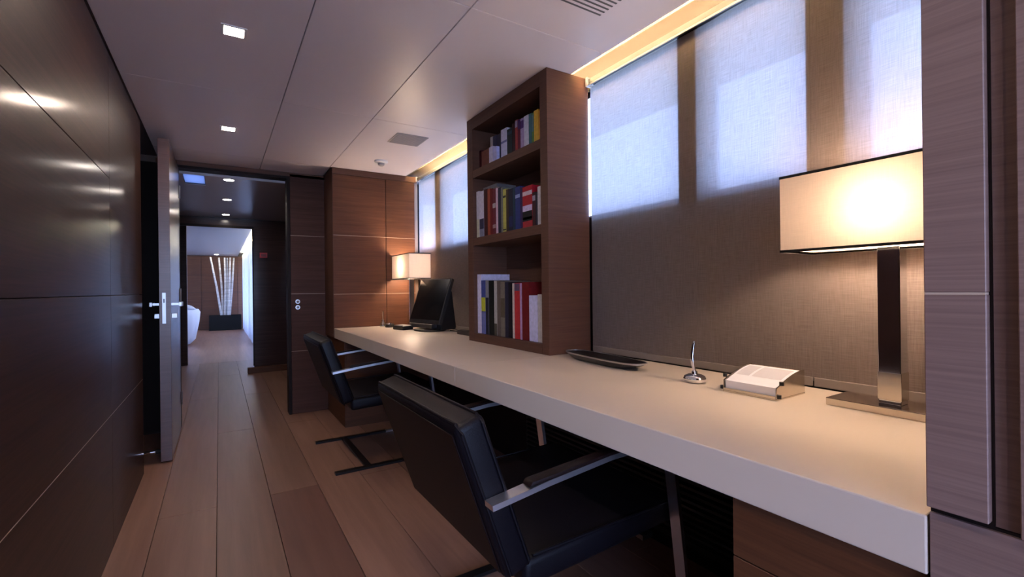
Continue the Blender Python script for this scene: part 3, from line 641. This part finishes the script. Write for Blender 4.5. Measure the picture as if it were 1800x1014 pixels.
# ---- memo holder
mh = empty('memo_holder', (1.278, 0.772, DT), math.radians(1)); tag(mh, 'metal memo holder filled with white paper slips', 'memo holder')
D, Wm = .158, .079
box('base', 0, D, -Wm, Wm, 0, .005, 'nickel', mh, bevel=.001, seg=1)
arcp = [(.004 + (D - .008) * i / 10, .034 + .036 * math.sin(PI * .5 * i / 10)) for i in range(11)]
for yy in (-Wm, Wm - .003):
    sp = prism('side_plate', [(.002, .0052), (D - .002, .0052)] + [(x, z) for x, z in arcp[::-1]], 'y', yy, yy + .003, 'nickel', mh)
box('back_plate', D - .004, D, -Wm + .0032, Wm - .0032, .0052, .066, 'nickel', mh)
box('front_lip', 0, .002, -Wm + .0032, Wm - .0032, .0052, .012, 'nickel', mh)
ps = prism('paper_stack', [(.006, .0055), (D - .006, .0055), (D - .006, .064)] + [(x, z - .002) for x, z in arcp[9:0:-1]] + [(.006, .034)], 'y', -Wm + .006, Wm - .006, 'paper', mh)
gm = pmat('grey_print', (.60, .57, .62), .8)
for (ya, yb, i0, i1) in ((-.066, .018, 3, 9), (.026, .066, 3, 9)):
    bm = bmesh.new(); A = [bm.verts.new((x, ya, z - .0012)) for x, z in arcp[i0:i1]]; Bv = [bm.verts.new((x, yb, z - .0012)) for x, z in arcp[i0:i1]]
    for i in range(len(A) - 1): bm.faces.new((A[i], A[i + 1], Bv[i + 1], Bv[i]))
    fin(bm, 'printed_block', gm, ps)
for yy in (-Wm - .004, Wm + .004):
    for xx, zz in ((.006, .012), (.020, .046)):
        lathe('knob', [(0, 0), (.006, 0), (.006, .010), (0, .010)], 'black', mh, n=12, loc=(xx, yy, zz - .005))

# ---- ceiling fittings
def downlight(x, y, label, mat, r=.034, pw=4.0, sq=True, z=H):
    o = empty('downlight', (x, y, z)); tag(o, label, 'downlight', 'recessed ceiling downlights')
    if sq:
        a, b = r, r + .010
        boxes('frame', [(-b, -a, -b, b, -.003, 0), (a, b, -b, b, -.003, 0), (-a, a, -b, -a, -.003, 0), (-a, a, a, b, -.003, 0)], 'white', o)
        box('lens', -a, a, -a, a, -.0022, -.0005, mat, o)
    else:
        lathe('frame', [(r, 0), (r + .008, 0), (r + .007, -.003), (r, -.003), (r, 0)], 'white', o, n=28)
        lathe('lens', [(0, -.0005), (r, -.0005), (r, -.002), (0, -.002)], mat, o, n=28)
    ld = bpy.data.lights.new('downlight_beam', 'SPOT'); ld.energy = pw; ld.color = (1, .80, .62); ld.spot_size = math.radians(70); ld.spot_blend = .8; ld.shadow_soft_size = .03
    lo = bpy.data.objects.new('beam', ld); COL.objects.link(lo); lo.parent = o; lo.location = (0, 0, -.01)
for y, lbl in ((2.142, 'near square downlight in the office ceiling'), (3.442, 'square downlight in the office ceiling closest to the door'), (0.842, 'square downlight in the office ceiling directly before the viewer'), (-0.458, 'square downlight in the office ceiling at the lobby end')):
    downlight(0.06, y, lbl, 'down', z=H if y > -.4 else H + .01)
for y, lbl in ((4.640, 'first round downlight past the doorway'), (5.637, 'middle round downlight in the corridor ceiling'), (6.74, 'last round downlight before the saloon opening')):
    downlight(0.080, y, lbl, 'down_blue', r=.037, pw=2.0, sq=False, z=HC)
downlight(-.05, 15.2, 'small downlight by the back wall of the far saloon', 'down_blue', r=.05, pw=3, sq=False)

gr = empty('air_grille', (1.108, 3.085, H)); tag(gr, 'square grey air grille in the ceiling above the monitor', 'grille')
box('frame', -.108, .108, -.108, .108, -.004, -.0002, 'grille', gr)
for k in range(12): box('slat', -.098, .098, -.098 + k * .0172, -.090 + k * .0172, -.008, -.0042, 'grille', gr)
vn = empty('air_vent', (1.10, 1.285, H)); tag(vn, 'slotted white air vent in the ceiling near the cove', 'vent')
box('plate', -.15, .15, -.12, .045, -.003, -.0002, 'ceiling', vn)
for k in range(7): box('slot', -.13, .13, -.108 + k * .021, -.100 + k * .021, -.0036, -.0031, 'grille_dark', vn)
sd = empty('smoke_detector', (1.107, 3.706, H)); tag(sd, 'round white smoke detector on the office ceiling', 'smoke detector')
lathe('base', [(0, 0), (.052, 0), (.052, -.012), (.044, -.018), (0, -.018)], 'white', sd, n=32)
lathe('sensor', [(0, -.0182), (.026, -.0182), (.024, -.034), (.015, -.040), (0, -.040)], 'grille', sd, n=24)

# ---- switches on the door wall
for z, lb_ in ((0.977, 'upper round chrome switch beside the door frame'), (0.927, 'lower round chrome switch beside the door frame')):
    sw = empty('light_switch', (0.581, YD - .013, z)); tag(sw, lb_, 'switch', 'round chrome switches')
    tube('plate', [(0, 0, 0), (0, -.004, 0)], .019, 'alu', sw, n=20); tube('button', [(0, -.0042, 0), (0, -.010, 0)], .011, 'chrome', sw, n=16)

# ---- things beyond the door
fa = empty('fire_call_point', (0.507, 7.05, 1.55)); tag(fa, 'small red fire call point on the corridor end wall', 'alarm')
box('housing', -.045, .045, -.03, 0, -.035, .035, 'red', fa, bevel=.004); box('window', -.03, .03, -.032, -.0302, -.018, .018, pmat('alarm_dark_red', (.16, .008, .008), .4), fa)
pt = empty('planter', (0.145, 15.40, 0)); tag(pt, 'low black rectangular planter against the saloon back wall', 'planter')
boxes('box', [(-.385, -.365, -.17, .17, 0, .42), (.365, .385, -.17, .17, 0, .42), (-.365, .365, -.17, -.15, 0, .42), (-.365, .365, .15, .17, 0, .42), (-.365, .365, -.15, .15, 0, .02)], 'rubber', pt)
box('soil', -.364, .364, -.149, .149, .021, .37, 'rubber', pt)
sticks = [(-.09, -.34, 'leftmost birch pole leaning outward in the planter'), (-.05, -.14, 'second birch pole from the left in the planter'), (-.01, .0, 'upright birch pole in the middle of the planter'), (.03, .06, 'birch pole just right of the upright one'), (.06, .13, 'birch pole leaning slightly right in the planter'), (.10, .22, 'rightmost birch pole leaning outward in the planter')]
for i, (a, b, lb_) in enumerate(sticks):
    yo = (-.06, .05, -.02, .07, -.07, .03)[i]
    o = empty('birch_pole', (.145 + a, 15.40 + yo, .371)); tag(o, lb_, 'pole', 'birch poles in the planter')
    tube('trunk', [(0, 0, 0), ((b - a) * .5 + .012, 0, .85), (b - a, .02, 1.66)], .03, 'birch', o, n=10, rad=[.030, .027, .022])
so = empty('tub_armchair', (-0.98, 11.55, 0)); tag(so, 'white tub armchair at the left of the far saloon', 'armchair')
lathe('body', [(0, .03), (.46, .03), (.54, .12), (.60, .45), (.62, .66), (.59, .72), (.53, .70), (.47, .46), (.44, .42), (0, .42)], 'sofa', so, n=40, sx=1.05, power=2.6)
lathe('seat_cushion', [(0, .421), (.42, .421), (.44, .46), (.40, .53), (0, .545)], 'sofa', so, n=36, sx=1.05, power=2.6)
for a in range(4):
    tube('foot', [(.38 * math.cos(PI / 4 + a * PI / 2), .38 * math.sin(PI / 4 + a * PI / 2), 0), (.38 * math.cos(PI / 4 + a * PI / 2), .38 * math.sin(PI / 4 + a * PI / 2), .032)], .025, 'dark_steel', so, n=10)
cu = lathe('throw_cushion', [(0, -.075), (.12, -.06), (.20, -.01), (.20, .01), (.12, .06), (0, .075)], 'sofa', None, n=28, power=3.5)
cu.location = (-.60, 11.35, .775); cu.rotation_euler = (0, math.radians(12), 0); cu.scale = (1, 1, .8)
tag(cu, 'white throw cushion lying on the tub armchair arm', 'cushion')
# sheer curtains along the saloon windows
bm = bmesh.new(); n = 220; lo_, hi_ = [], []
for k in range(n + 1):
    y = 8.45 + (15.5 - 8.45) * k / n; x = .60 + .028 * math.sin(k * .95) + .012 * math.sin(k * 2.3)
    lo_.append(bm.verts.new((x, y, .012))); hi_.append(bm.verts.new((x, y, 2.10)))
for k in range(n): bm.faces.new((lo_[k], lo_[k + 1], hi_[k + 1], hi_[k]))
tag(fin(bm, 'sheer_curtain', 'curtain', None, True), 'long pale sheer curtain along the far saloon windows', 'curtain')
